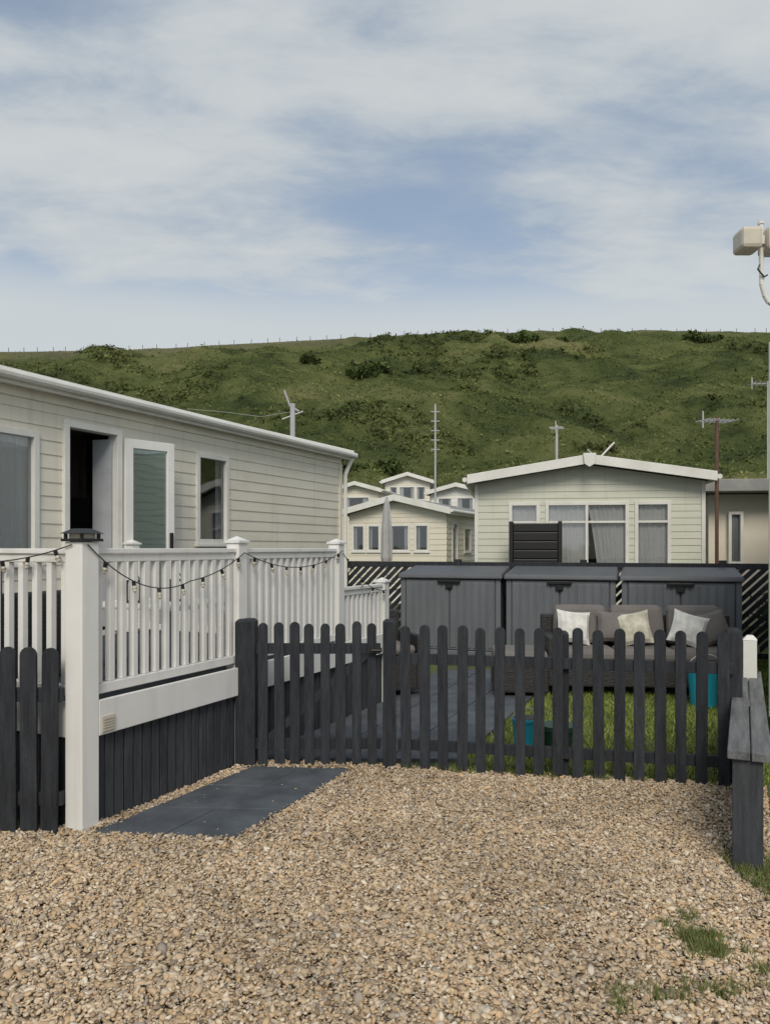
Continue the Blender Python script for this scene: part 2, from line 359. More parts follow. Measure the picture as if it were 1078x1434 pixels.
# ================================================================ PICKET FENCES
def picket(mb,T,s,w,z0,h,t0,th=.018,lean=0):
    n=8; poly=[T(s-w/2-lean,t0,z0),T(s+w/2-lean,t0,z0)]
    for k in range(n+1):
        a=math.pi*k/n; poly.append(T(s+w/2*math.cos(a)+lean,t0,h-w/2+w/2*math.sin(a)))
    n_=Vector(T(0,th,0))-Vector(T(0,0,0)); mb.extr(poly,tuple(n_))
def fence(name,p,q,n,w,h,posts,rails=(.14,.72),brace=False,jit=.006):
    p=Vector((*p,0)); q=Vector((*q,0)); L=(q-p).length; ang=math.degrees(math.atan2((q-p).y,(q-p).x))
    r=root(name,p.x,p.y,0,ang); T=tf((0,0),0); mb=MB()
    for i in range(n):
        s=(i+.5)/n*L+random.uniform(-jit,jit); picket(mb,T,s,w+random.uniform(-.003,.003),random.uniform(.022,.04),h+random.uniform(-.009,.009),.02+random.uniform(0,.002),lean=random.uniform(-.004,.004))
    mb.obj('pickets','dark',r,bevel=.002)
    mb=MB()
    for z in rails: bxx(mb,T,0,L,z,z+.07,-.02,.018)
    if brace:
        za,zb=rails[0]+.07,rails[1]; 
        mb.hexa([T(.05,-.018,za),T(.13,-.018,za),T(.13,.012,za),T(.05,.012,za),T(L-.13,-.018,zb),T(L-.05,-.018,zb),T(L-.05,.012,zb),T(L-.13,.012,zb)])
    mb.obj('rails','dark',r,bevel=.002)
    mb=MB()
    for (s,sz,hh) in posts:
        bxx(mb,T,s-sz/2,s+sz/2,0,hh-.02,-.02-sz,-.021)
        mb.hexa([T(s-sz/2,-.021,hh-.02),T(s+sz/2,-.021,hh-.02),T(s+sz/2,-.02-sz,hh-.02),T(s-sz/2,-.02-sz,hh-.02),T(s-sz/2+.02,-.04,hh),T(s+sz/2-.02,-.04,hh),T(s+sz/2-.02,-sz,hh),T(s-sz/2+.02,-sz,hh)])
    if posts: mb.obj('posts','dark',r,bevel=.004)
    return r
fence('picket_gate',(-.885,5.27),(-.03,5.27),8,.066,.995,[],rails=(.13,.78),brace=True)
def gate_post(x,y,w):
    gp=root('gate_post',x,y); q=w-.02
    mb=MB(); mb.box(-w,w,-w,w,0,1.0); mb.hexa([(-w,-w,1.0),(w,-w,1.0),(w,w,1.0),(-w,w,1.0),(-q,-q,1.018),(q,-q,1.018),(q,q,1.018),(-q,q,1.018)]); mb.obj('post','dark',gp,bevel=.004); return gp
gate_post(-.95,5.29,.068); gp=gate_post(.03,5.24,.045)
mb=MB(); mb.box(-.14,-.05,-.062,-.046,.80,.83); mb.cyl((-.12,-.07,.815),(-.06,-.07,.815),.006); mb.obj('latch','black',gp)
fence('picket_fence',(.09,5.22),(2.16,4.77),17,.066,.985,[(1.08,.09,.96),(2.13,.09,1.0)])
fence('picket_fence',(-4.6,4.13),(-1.68,4.02),27,.086,.985,[(2.2,.09,.95),(1.2,.09,.95)],rails=(.16,.70))

# ================================================================ LOW TIMBER WALL (right)
lw=root('low_timber_wall',1.67,3.57,0,RZ)
mb=MB(); 
for z0,z1 in ((.02,.17),(.18,.34),(.35,.50)): mb.box(-.02,.02,.10,2.5,z0,z1)
mb.obj('side_planks','darkgrey',lw,bevel=.004)
mb=MB(); mb.box(-.055,.075,-.045,.095,0,.53); mb.box(-.0,.09,1.2,1.3,0,.53); mb.box(-.0,.09,2.4,2.5,0,.60); mb.obj('posts','darkgrey',lw,bevel=.006)
mb=MB(); mb.box(-.075,.02,-.07,1.22,.532,.575); mb.box(-.073,.018,1.226,2.5,.530,.573); mb.box(.026,.11,-.07,2.5,.530,.573); mb.obj('cap_boards','capboard',lw,bevel=.005)
wp=root('white_marker_post',2.63,5.55,0,RZ); mb=MB(); mb.box(-.045,.045,-.045,.045,0,.84); mb.hexa([(-.05,-.05,.84),(.05,-.05,.84),(.05,.05,.84),(-.05,.05,.84),(-.02,-.02,.875),(.02,-.02,.875),(.02,.02,.875),(-.02,.02,.875)]); mb.obj('post','trim',wp,bevel=.005)

# ================================================================ GROUND
gm=mat('rough_grass_ground',(.095,.12,.035),.9,c2=(.055,.07,.025),scale=.8,bump=.5,bscale=30)
mb=MB(); mb.quad((-500,-300,0),(500,-300,0),(500,600,0),(-500,600,0)); mb.obj('ground',gm)
def gravel_mat():
    m,nt,b=new_mat('gravel_bed'); L=nt.links
    tc=N(nt,'ShaderNodeTexCoord'); v=N(nt,'ShaderNodeTexVoronoi'); v.inputs['Scale'].default_value=70; L.new(tc.outputs['Object'],v.inputs['Vector'])
    r=N(nt,'ShaderNodeValToRGB'); cs=[(.13,.10,.065),(.36,.27,.17),(.46,.37,.26),(.27,.22,.17)]
    while len(r.color_ramp.elements)<4: r.color_ramp.elements.new(.5)
    for i,c in enumerate(cs): r.color_ramp.elements[i].position=i/3; r.color_ramp.elements[i].color=(*c,1)
    sp=N(nt,'ShaderNodeSeparateColor'); L.new(v.outputs['Color'],sp.inputs[0]); L.new(sp.outputs[0],r.inputs[0]); L.new(r.outputs[0],b.inputs['Base Color'])
    bp=N(nt,'ShaderNodeBump'); bp.inputs['Strength'].default_value=1; bp.inputs['Distance'].default_value=.02; bp.invert=True; L.new(v.outputs['Distance'],bp.inputs['Height']); L.new(bp.outputs[0],b.inputs['Normal'])
    b.inputs['Roughness'].default_value=.85; return m
gpoly=[(-9,-6),(6,-6),(6,3.2),(1.75,3.45),(2.35,4.75),(.0,5.27),(-.95,5.35),(-1.62,4.08),(-9,4.2)]
mb=MB(); mb.quad(*[(x,y,.004) for x,y in gpoly]); mb.obj('gravel_bed',gravel_mat())
nP=185000
X=rng.uniform(-3.1,2.4,int(nP*1.35)); Y=2.1+ (rng.random(int(nP*1.35))**1.05)*3.25
def inpoly(X,Y,poly):
    c=np.zeros(len(X),bool); n=len(poly)
    for i in range(n):
        x1,y1=poly[i]; x2,y2=poly[(i+1)%n]
        t=((y1>Y)!=(y2>Y))&(X<(x2-x1)*(Y-y1)/(y2-y1+1e-12)+x1)
        c^=t
    return c
path_poly=[(-1.53,3.98),(-.765,3.93),(-.22,5.16),(-.90,5.22)]
keep=inpoly(X,Y,gpoly)&~inpoly(X+rng.normal(0,.016,len(X)),Y+rng.normal(0,.016,len(X)),path_poly)
X=X[keep]; Y=Y[keep]; n=len(X)
phi=(1+5**.5)/2
ico=np.array([(-1,phi,0),(1,phi,0),(-1,-phi,0),(1,-phi,0),(0,-1,phi),(0,1,phi),(0,-1,-phi),(0,1,-phi),(phi,0,-1),(phi,0,1),(-phi,0,-1),(-phi,0,1)])/1.902
icf=np.array([(0,11,5),(0,5,1),(0,1,7),(0,7,10),(0,10,11),(1,5,9),(5,11,4),(11,10,2),(10,7,6),(7,1,8),(3,9,4),(3,4,2),(3,2,6),(3,6,8),(3,8,9),(4,9,5),(2,4,11),(6,2,10),(8,6,7),(9,8,1)])
def scatter_stones(X,Y,Z,size,name,m):
    n=len(X)
    V=ico[None]*rng.uniform(.66,1.25,(n,12,1))
    sc=np.stack([rng.uniform(.8,1.6,n),rng.uniform(.55,1.0,n),rng.uniform(.25,.65,n)],1)*size[:,None]
    V=V*sc[:,None,:]
    a=rng.uniform(0,2*np.pi,n); t=rng.normal(0,.42,n)
    ct,st=np.cos(t)[:,None],np.sin(t)[:,None]; x,y,z=V[...,0],V[...,1],V[...,2]
    x,z=x*ct-z*st,x*st+z*ct
    ca,sa=np.cos(a)[:,None],np.sin(a)[:,None]; x,y=x*ca-y*sa,x*sa+y*ca
    V=np.stack([x+X[:,None],y+Y[:,None],z+Z[:,None]],-1).reshape(-1,3)
    F=(icf[None]+12*np.arange(n)[:,None,None]).reshape(-1,3)
    return np_mesh(name,V,F,m)
pm=island_mat('flint_gravel',[(.16,.11,.07),(.60,.46,.30),(.42,.31,.20),(.70,.58,.42),(.46,.39,.31),(.64,.46,.27),(.23,.185,.145),(.76,.68,.55),(.50,.35,.20),(.64,.52,.38),(.33,.285,.235),(.57,.43,.27)],.8,big=(1.1,.78,1.12),spec=.2)
size=np.clip(rng.lognormal(math.log(.0074),.42,n),.003,.023)
und=.006*np.sin(X*3.1+Y*1.7)+.005*np.sin(X*1.3-Y*4.1)
scatter_stones(X,Y,.012+und+rng.random(n)**1.3*.018,size,'gravel_stones',pm)
def path_mat():
    m,nt,b=new_mat('slate_grey_paving'); L=nt.links
    tc=N(nt,'ShaderNodeTexCoord'); n=N(nt,'ShaderNodeTexNoise'); n.inputs['Scale'].default_value=4; n.inputs['Detail'].default_value=9; n.inputs['Roughness'].default_value=.65; L.new(tc.outputs['Object'],n.inputs[0])
    r=N(nt,'ShaderNodeValToRGB'); r.color_ramp.elements[0].position=.35; r.color_ramp.elements[1].position=.7
    r.color_ramp.elements[0].color=(.058,.068,.080,1); r.color_ramp.elements[1].color=(.115,.13,.148,1)
    L.new(n.outputs[0],r.inputs[0]); L.new(r.outputs[0],b.inputs['Base Color']); b.inputs['Roughness'].default_value=.75; b.inputs['Specular IOR Level'].default_value=.3
    n2=N(nt,'ShaderNodeTexNoise'); n2.inputs['Scale'].default_value=90; L.new(tc.outputs['Object'],n2.inputs[0])
    bp=N(nt,'ShaderNodeBump'); bp.inputs['Strength'].default_value=.3; bp.inputs['Distance'].default_value=.005; L.new(n2.outputs[0],bp.inputs['Height']); L.new(bp.outputs[0],b.inputs['Normal'])
    return m
M['path']=path_mat()
xs=rng.uniform(-1.5,-.25,26); ys=rng.uniform(3.98,5.15,26); kk=inpoly(xs,ys,path_poly); xs=xs[kk]; ys=ys[kk]
scatter_stones(xs,ys,np.full(len(xs),.031),rng.uniform(.003,.007,len(xs)),'stray_stones',pm)
def lerp2(a,b,t): return (a[0]+(b[0]-a[0])*t,a[1]+(b[1]-a[1])*t)
pth=root('paved_path',0,0); mb=MB()
A,B,C,Dp=path_poly
for i in range(3):
    for j in range(2):
        t0,t1=i/3+.003,(i+1)/3-.003; u0,u1=j/2+.004,(j+1)/2-.004
        P=[lerp2(lerp2(A,Dp,t0),lerp2(B,C,t0),u0),lerp2(lerp2(A,Dp,t0),lerp2(B,C,t0),u1),lerp2(lerp2(A,Dp,t1),lerp2(B,C,t1),u1),lerp2(lerp2(A,Dp,t1),lerp2(B,C,t1),u0)]
        mb.extr([(x,y,-.01) for x,y in P],(0,0,.036+random.uniform(-.002,.002)))
mb.obj('slabs','path',pth,bevel=.004)
mb=MB(); mb.quad(*[(x,y,.018) for x,y in path_poly]); mb.obj('joint_bed','darkgrey',pth)
pa=root('patio',0,0); mb=MB()
for i in range(3):
    for j in range(8):
        x0=-.98+i*.50+.467*j*.5*.9; y0=5.40+j*.5
        mb.extr([(x0,y0,-.01),(x0+.49,y0,-.01),(x0+.49+.21,y0+.49,-.01),(x0+.21,y0+.49,-.01)],(0,0,.036))
mb.obj('slabs','path',pa,bevel=.003)
def blades(name,X,Y,Z,h,w,m):
    n=len(X); a=rng.uniform(0,2*np.pi,n); H=h*rng.uniform(.5,1.2,n); W=w*rng.uniform(.7,1.3,n)
    lx,ly=rng.normal(0,.4,n)*H,rng.normal(0,.4,n)*H
    dx,dy=np.cos(a)*W/2,np.sin(a)*W/2
    V=np.stack([np.stack([X-dx,Y-dy,Z],1),np.stack([X+dx,Y+dy,Z],1),np.stack([X+lx,Y+ly,Z+H],1)],1).reshape(-1,3)
    return np_mesh(name,V,np.arange(3*n).reshape(-1,3),m)
grassm=island_mat('grass_blades',[(.10,.15,.03),(.19,.25,.05),(.27,.30,.08),(.15,.21,.04)],.6,big=(1.5,.75,1.2))
n=60000; X=rng.uniform(.3,5.2,n); Y=rng.uniform(4.8,10.3,n)
k=(X>.52+.467*(Y-5.4)*.9)&(Y>5.26-.217*(X-.09)); X=X[k];Y=Y[k]
blades('lawn',X,Y,np.zeros(len(X)),.045,.012,grassm)
weedm=island_mat('weed_blades',[(.08,.11,.03),(.14,.18,.05),(.21,.23,.085),(.11,.15,.04),(.28,.26,.13)],.7)
parts=[]
def spot(n,x,y,sx,sy): parts.append((x+rng.normal(0,sx,n),y+rng.normal(0,sy,n)))
for _ in range(16): spot(100,1.20+rng.normal(0,.055),2.86+rng.normal(0,.07),.022,.018)
for _ in range(12): spot(30,1.0+rng.normal(0,.12),2.54+rng.normal(0,.05),.02,.015)
for _ in range(6): spot(20,1.30+rng.normal(0,.08),2.66+rng.normal(0,.08),.015,.012)
n2=4500; X2=rng.uniform(1.60,2.6,n2); parts.append((X2,3.46+rng.normal(0,.12,n2)-(X2-1.6)*.05))
n3=6000; s3=rng.uniform(0,2.2,n3); parts.append((1.83+.423*s3+rng.uniform(0,1.0,n3)*.906,3.5+.906*s3-rng.uniform(0,.3,n3)*.423))
for _ in range(12):
    s3=rng.uniform(0,2.1); spot(30,.09+s3*.977,5.19-s3*.212,.02,.012)
for _ in range(5):
    s3=rng.uniform(.1,1.2); spot(35,1.64+.423*s3,3.58+.906*s3,.02,.03)
X=np.concatenate([p[0] for p in parts]);Y=np.concatenate([p[1] for p in parts])
blades('grass_tufts',X,Y,np.full(len(X),.020),.050,.006,weedm)

# ================================================================ GARDEN
ang=math.degrees(math.atan2(-.32,.947))
def shed(x,y):
    r=root('garden_storage_shed',x,y,0,ang); w=1.41; d=.74
    mb=MB(); mb.box(.02,w-.02,.03,d,.02,1.08); mb.box(0,.07,0,.05,.0,1.08); mb.box(w-.07,w,0,.05,0,1.08); mb.box(.07,w-.07,.0,.05,0,.10); mb.obj('body','shed',r,bevel=.01)
    mb=MB()
    for a,b in ((.08,w/2-.006),(w/2+.006,w-.08)):
        n=6; st=(b-a)/n
        mb.box(a,b,-.005,.028,.11,1.07)
        for k in range(n): mb.box(a+k*st+.012,a+(k+1)*st-.012,-.016,-.006,.14,1.03)
    mb.obj('doors','shed',r,bevel=.006)
    mb=MB(); mb.hexa([(-.03,-.05,1.085),(w+.03,-.05,1.085),(w+.03,d+.02,1.13),(-.03,d+.02,1.13),(-.02,-.035,1.15),(w+.02,-.035,1.15),(w+.0,d,1.25),(.0,d,1.25)]); mb.obj('lid','shedlid',r,bevel=.018)
    mb=MB(); mb.box(w/2-.16,w/2+.16,-.065,-.03,1.03,1.07); mb.box(w/2-.05,w/2+.05,-.05,-.02,.95,1.05); mb.obj('handle','black',r,bevel=.006)
ux,uy=.947,-.32
for i in range(3): shed(.22+ux*1.485*i,10.82+uy*1.485*i)
tr=root('trellis_fence',-.62,11.98,0,ang); mb=MB(); dg=MB(); Ltot=7.4
s=0
while s<Ltot:
    mb.box(s-.045,s+.045,-.045,.045,0,1.34); s0,s1=s+.045,min(s+1.8,Ltot)-.045
    mb.box(s0,s1,-.02,.02,1.22,1.30); mb.box(s0,s1,-.02,.02,.05,.12)
    h=1.10; q=s0-h
    while q<s1:
        a=max(q,s0); b=min(q+h,s1)
        if b-a>.03:
            za=.12+(a-q); zb=.12+(b-q); t=.085
            dg.hexa([(a,-.012,za),(a,.008,za),(b,.008,zb),(b,-.012,zb),(a,-.012,za+t),(a,.008,za+t),(b,.008,zb+t),(b,-.012,zb+t)])
        q+=.125
    s+=1.8
mb.obj('posts_and_rails','dark',tr,bevel=.004); dg.obj('diagonal_slats','dark',tr)

cb=root('black_slatted_cabinet',2.35,12.02,0,-12); mb=MB(); 
mb.box(-.36,.36,-.18,.18,.02,1.80)
mb.box(-.40,-.34,-.21,.2,.0,1.92); mb.box(.34,.40,-.21,.2,.0,1.92); 
for k in range(13): mb.box(-.335,.335,-.212,-.19,.1+k*.138,.1+k*.138+.130)
mb.box(-.34,.34,-.2,.2,1.83,1.88); mb.obj('body','black',cb,bevel=.01)

sf=root('garden_sofa',2.68,8.05,0,-5)
mb=MB(); mb.box(-1.0,1.0,-.33,.40,.10,.34); mb.box(-1.0,1.0,.30,.40,.34,.78); mb.box(-1.0,-.90,-.33,.3,.34,.60); mb.box(.90,1.0,-.33,.3,.34,.60)
for a in (-.95,.9):
    for b in (-.3,.33): mb.box(a,a+.05,b,b+.05,0,.1)
mb.obj('frame','blackwicker',sf,bevel=.015)
mb=MB(); 
for k in range(3): mb.box(-.89+k*.595,-.89+k*.595+.585,-.34,.14,.342,.48); mb.hexa([(-.89+k*.595,.10,.48),(-.89+k*.595+.585,.10,.48),(-.89+k*.595+.585,.28,.48),(-.89+k*.595,.28,.48),(-.87+k*.595,.20,.89),(-.91+k*.595+.585,.20,.89),(-.91+k*.595+.585,.32,.89),(-.87+k*.595,.32,.89)])
mb.obj('cushions','cushion',sf,bevel=.05)
def pillow(par,x,y,z,w,m,rx,rzz,ry=0):
    mb=MB(); n=10
    for sgn in (1,-1):
        for i in range(n):
            for j in range(n):
                P=[]
                for (a,b) in ((i,j),(i+1,j),(i+1,j+1),(i,j+1)):
                    u=a/n*2-1; v=b/n*2-1; hh=.075*((1-u*u)*(1-v*v))**.45*sgn
                    P.append((u*w/2*(1-.10*(1-v*v)),hh,v*w/2*(1-.10*(1-u*u))))
                mb.quad(*(P if sgn<0 else P[::-1]))
    o=mb.obj('throw_pillow',m,par,smooth=True); o.location=(x,y,z); o.rotation_euler=(math.radians(rx),math.radians(ry),math.radians(rzz))
pillow(sf,-.70,.0,.67,.36,'pillowA',-18,8,6); pillow(sf,-.08,.0,.66,.36,'pillowB',-18,-5,-10); pillow(sf,.47,-.01,.66,.36,'pillowA',-22,-12,16); pillow(sf,.74,.05,.67,.36,'cushion',-18,10,-14); pillow(sf,-.28,.06,.67,.34,'cushion',-15,0,4)
ot=root('garden_footstool',1.38,7.95,0,-5); mb=MB(); mb.box(-.27,.27,-.3,.3,.06,.34); mb.obj('frame','blackwicker',ot,bevel=.015); mb=MB(); mb.box(-.27,.27,-.3,.3,.342,.47); mb.obj('cushion','cushion',ot,bevel=.045)
def bucket(x,y,r,h):
    b=root('teal_bucket',x,y,.0); mb=MB(); n=20
    mb.cyl((0,0,0.01),(0,0,h),r*.78,n,r); mb.cyl((0,0,h-.02),(0,0,h+.003),r*1.06,n); mb.obj('pail','teal',b,bevel=.002)
    mb=MB(); mb.cyl((0,0,h+.004),(0,0,h+.006),r*.9,n); mb.obj('inside','black',b)
    mb=MB(); mb.tube([(r*math.cos(t)*1.05,-.02-.03*math.sin(t),h-.01+r*.9*math.sin(t)) for t in np.linspace(0,math.pi,12)],.005); mb.obj('handle','metal',b)
bucket(1.02,5.58,.10,.27); bucket(3.02,7.30,.15,.38)
pl=root('planter_pot',1.26,5.62); mb=MB(); mb.cyl((0,0,.0),(0,0,.2),.09,20,.125); mb.cyl((0,0,.18),(0,0,.215),.135,20); mb.obj('pot','greenpot',pl); 
wc=root('wicker_chair',-.05,7.9,0.03,20); mb=MB(); mb.box(-.3,.3,-.3,.3,.05,.4); mb.box(-.3,.3,.22,.32,.4,.82); mb.box(-.36,-.29,-.3,.32,.05,.6); mb.box(.29,.36,-.3,.32,.05,.6); mb.obj('frame','blackwicker',wc,bevel=.02)
mb=MB(); mb.box(-.28,.28,-.3,.2,.405,.5); mb.obj('seat_cushion','cushion',wc,bevel=.04)

# ================================================================ MID CARAVAN
mc=root('static_caravan',1.50,12.8,0,-9); Wd=3.62
ops=[(.56,1.04,1.2,2.25),(1.15,2.45,1.2,2.25),(2.56,3.10,1.2,2.25)]
clad_wall(mc,(0,0),0,Wd,.45,2.58,ops,'sage',pitch=.11,lap=.009,gable=2.86)
clad_wall(mc,(Wd,0),90,9,.45,2.58,[],'sage'); clad_wall(mc,(0,9),270,9,.45,2.58,[],'sage'); clad_wall(mc,(Wd,9),180,Wd,.45,2.58,[],'sage',gable=2.86)
window(mc,(0,0),0,*ops[0],tr=(1.93,),style='full'); window(mc,(0,0),0,*ops[1],ms=(1.80,),tr=(1.93,),style='pair'); window(mc,(0,0),0,*ops[2],tr=(1.93,),style='full')
roof(mc,0,Wd,0,9,2.60,2.90,side=.10,front=.28,fh=.12)
mb=MB(); mb.box(-.01,.05,-.03,.03,.45,2.58); mb.box(Wd-.05,Wd+.01,-.03,.03,.45,2.58); mb.obj('corner_trim','trim',mc,bevel=.004)
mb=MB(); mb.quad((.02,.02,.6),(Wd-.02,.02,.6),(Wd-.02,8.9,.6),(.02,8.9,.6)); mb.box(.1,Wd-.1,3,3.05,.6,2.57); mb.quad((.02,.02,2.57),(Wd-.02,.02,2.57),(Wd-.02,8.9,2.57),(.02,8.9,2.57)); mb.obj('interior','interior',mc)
mb=MB(); mb.box(.05,Wd-.05,.1,8.9,0,.45); mb.obj('skirting','darkgrey',mc)
mb=MB()
mb.extr([(Wd/2-.10,-.335,3.01),(Wd/2-.08,-.335,2.84),(Wd/2,-.335,2.79),(Wd/2+.08,-.335,2.84),(Wd/2+.10,-.335,3.01)],(0,-.03,0)); mb.obj('ridge_finial','trim',mc,bevel=.006)
ra=root('roof_tv_aerial',3.65,13.2,2.9); mb=MB(); mb.tube([(-.35,0,0),(0,0,.12),(.28,0,.42)],.018); mb.tube([(0,0,.12),(-.18,0,.30)],.014); mb.obj('mast','metal',ra)
def yagi(name,x,y,z0,z1,length,rz,m='metal',r=.02,els=7,ew=.35):
    e=root(name,x,y,0,rz); mb=MB(); mb.cyl((0,0,z0),(0,0,z1),r,8); mb.obj('mast',m,e)
    mb=MB(); mb.cyl((-length/2,0,z1-.06),(length/2,0,z1-.06),.012,6)
    for k in range(els):
        xx=-length/2+length*k/(els-1); mb.cyl((xx,-ew/2,z1-.06),(xx,ew/2,z1-.06),.008,5); 
    mb.cyl((-length/2,0,z1-.18),(-length/2,0,z1+.08),.012,6)
    mb.obj('aerial','metal',e)
yagi('tv_aerial_pole',5.17,12.0,0,3.55,.5,15,'rust',.028)

# ================================================================ BACKGROUND CARAVANS
def simple_caravan(x,y,rz,W,L,ze,zr,m,wins,zb=.4,side_wins=(),z=0,fh=.14):
    c=root('static_caravan',x,y,z,rz)
    clad_wall(c,(0,0),0,W,zb,ze,[w[:4] for w in wins],m,pitch=.15,gable=zr-.04)
    clad_wall(c,(W,0),90,L,zb,ze,[w[:4] for w in side_wins],m,pitch=.15); clad_wall(c,(0,L),270,L,zb,ze,[],m,pitch=.15); clad_wall(c,(W,L),180,W,zb,ze,[],m,pitch=.15,gable=zr-.04)
    for w in wins: window(c,(0,0),0,*w[:4],style='sides',curt='curtain')
    for w in side_wins: window(c,(W,0),90,*w[:4],style='full',curt='greycurtain')
    roof(c,0,W,0,L,ze+.02,zr,side=.15,front=.25,fh=fh)
    mb=MB(); mb.box(.05,W-.05,.05,L-.05,-1,zb); mb.obj('skirting','trim',c)
    mb=MB(); mb.quad((.02,.02,ze-.01),(W-.02,.02,ze-.01),(W-.02,L-.02,ze-.01),(.02,L-.02,ze-.01)); mb.box(.1,W-.1,2,2.05,zb,ze-.02); mb.obj('interior','interior',c)
    return c
simple_caravan(-1.0,21.5,-22,2.85,8,2.45,2.86,'buff',[(.10,.48,1.42,2.15),(.56,.94,1.42,2.15),(1.06,1.80,1.42,2.15),(1.95,2.35,1.42,2.15)],side_wins=[(.45,.95,.7,2.2),(1.6,2.3,1.4,2.1)])
simple_caravan(0.0,36,-4,2.1,8,4.55,4.95,'cream',[(.2,.6,3.75,4.4),(.65,1.4,3.75,4.4),(1.45,1.9,3.75,4.4)])
simple_caravan(-2.2,33,-14,2.0,8,3.9,4.25,'buff',[(.3,1.6,3.1,3.7)])
simple_caravan(1.9,32,-16,2.2,9,3.75,4.1,'trim',[(.3,.9,3.0,3.6),(1.1,1.8,3.0,3.6)])
simple_caravan(-7,34,-20,3.4,9,3.0,3.4,'cream',[(.5,1.5,1.6,2.5)])
simple_caravan(13,30,-12,4,8,2.6,3.0,'buff',[(.5,1.5,1.4,2.2)])
fb=root('flat_roof_annex',6.30,15,0,-8); mb=MB(); mb.box(0,5,0,4,0,2.55); mb.obj('walls','buff',fb)
mb=MB(); mb.box(-.3,5.3,-.6,4.3,2.57,2.80); mb.obj('flat_roof','roofgrey',fb,bevel=.01)
window(fb,(0,-.10),0,.35,.6,1.2,2.2,curt='greycurtain')
def cross_pole(x,y,z1,r=.03):
    e=root('utility_pole',x,y); mb=MB(); mb.cyl((0,0,0),(0,0,z1),r,8)
    for k in range(5): mb.cyl((-.14,0,z1-.25-.3*k),(.14,0,z1-.25-.3*k),.018,6)
    mb.obj('mast','metal',e)
cross_pole(1.60,24.5,6.1)
yagi('tv_aerial_pole',3.9,17.5,0,4.3,.3,70,'metal',.03,5,.3)
yagi('tv_aerial_pole',8.45,17,0,5.2,.7,0,'metal',.016,8,.4)
e=root('roof_aerial',-1.75,14.6); mb=MB(); mb.cyl((0,0,2.4),(0,0,4.25),.05,8); mb.tube([(-.16,0,4.5),(-.05,0,4.2),(.12,0,4.1)],.02); mb.cyl((-.2,0,3.95),(.2,0,4.1),.015); mb.tube([(0,0,4.1),(-.6,0,4.0),(-1.2,0,4.08),(-2,0,4.15)],.004); mb.obj('mast','metal',e)
pr=root('closed_parasol',.04,16.5); mb=MB(); mb.cyl((0,0,0),(0,0,2.6),.025,8); mb.obj('pole','metal',pr)
mb=MB(); n=14
rings=[(1.1,.07),(1.3,.11),(1.9,.10),(2.3,.07),(2.5,.045),(2.58,.02)]
for (za,ra_),(zb,rb) in zip(rings[:-1],rings[1:]):
    for k in range(n):
        q=lambda k,r: (r*(1+.22*(k%2))*math.cos(2*math.pi*k/n),r*(1+.22*(k%2))*math.sin(2*math.pi*k/n))
        a=q(k,ra_);b=q(k+1 if k+1<n else 0,ra_);c=q(k+1 if k+1<n else 0,rb);d=q(k,rb)
        mb.quad((*a,za),(*b,za),(*c,zb),(*d,zb))
mb.obj('folded_canopy','parasol',pr)

# ================================================================ RIGHT CARAVAN EDGE + floodlight
rc=root('static_caravan',3.012,6.0,0,-30)
clad_wall(rc,(0,0),0,3.6,.45,3.15,[],'cream',gable=3.5); clad_wall(rc,(0,8),270,8,.45,3.15,[],'cream'); clad_wall(rc,(3.6,0),90,8,.45,3.15,[],'cream')
roof(rc,0.12,3.6,0,8,3.17,3.55,side=.0,front=.02,fh=.1)
mb=MB(); mb.cyl((.01,-.04,.2),(.01,-.04,3.1),.028,10); mb.obj('downpipe','cream',rc)
mb=MB(); mb.box(.03,3.5,.05,7.9,0,.45); mb.obj('skirting','darkgrey',rc)
fl=root('outdoor_floodlight',2.93,5.98,0,0)
mb=MB(); mb.tube([(.12,0,3.39),(.05,0,3.41),(.02,0,3.46),(-.005,0,3.55),(-.01,0,4.02)],.018,10); mb.cyl((-.01,0,4.02),(-.01,0,4.04),.025,10); mb.obj('curved_bracket','trim',fl)
mb=MB(); mb.box(-.20,-.04,-.11,.09,3.80,3.97); mb.box(.0,.14,-.10,.10,3.79,3.98); mb.obj('housing','beigebox',fl,bevel=.03)
mb=MB(); mb.box(-.045,.005,-.04,.04,3.85,3.92); mb.obj('joint','trim',fl,bevel=.008)
mb=MB(); mb.tube([(-.03,-.02,3.7),(-.05,-.03,3.66),(.0,-.03,3.6),(.03,-.02,3.62)],.006); mb.obj('cable','black',fl)

# ================================================================ HILL
def ridge_z(x):
    return 35.6+ (x+65)/130*3.4+ 0.6*math.sin(x*.05+1)+.4*noise.noise(Vector((x*.04,7,0)))
def hz(x,y):
    R=ridge_z(x)
    t=(y-40)/(132-40)
    if t<0: base=-.4
    else:
        tt=min(1,t); base=R*(1-(1-tt)**1.35)*(.25+.75*tt**.35) if tt<1 else R
        if t>1: base=R+ (y-132)*.03
    fade=max(0,min(1,t*3))*(1 if t<.80 else max(.05,1-(t-.80)*5.5))
    p=Vector((x*.03+y*.012,y*.05-x*.01,0)); g=noise.fractal(p,.9,2.1,4)*2.4
    g+= -abs(noise.noise(Vector((x*.05+y*.03,y*.02,3))))*3.0
    u=x*.16+y*.10; v_=y*.30-x*.05
    b=max(0,noise.noise(Vector((u,v_,5)))+.05)*1.9+max(0,noise.noise(Vector((u*2.6,v_*2.0,8))))*.8
    return base+(g+b)*fade
nx,ny=420,200
xs=np.linspace(-170,170,nx); ys=np.concatenate([np.linspace(38,135,170),np.linspace(138,260,30)])
V=np.array([(x,y,hz(x,y)) for y in ys for x in xs])
idx=np.arange(nx*ny).reshape(ny,nx)
F=np.stack([idx[:-1,:-1].ravel(),idx[:-1,1:].ravel(),idx[1:,1:].ravel(),idx[1:,:-1].ravel()],1)
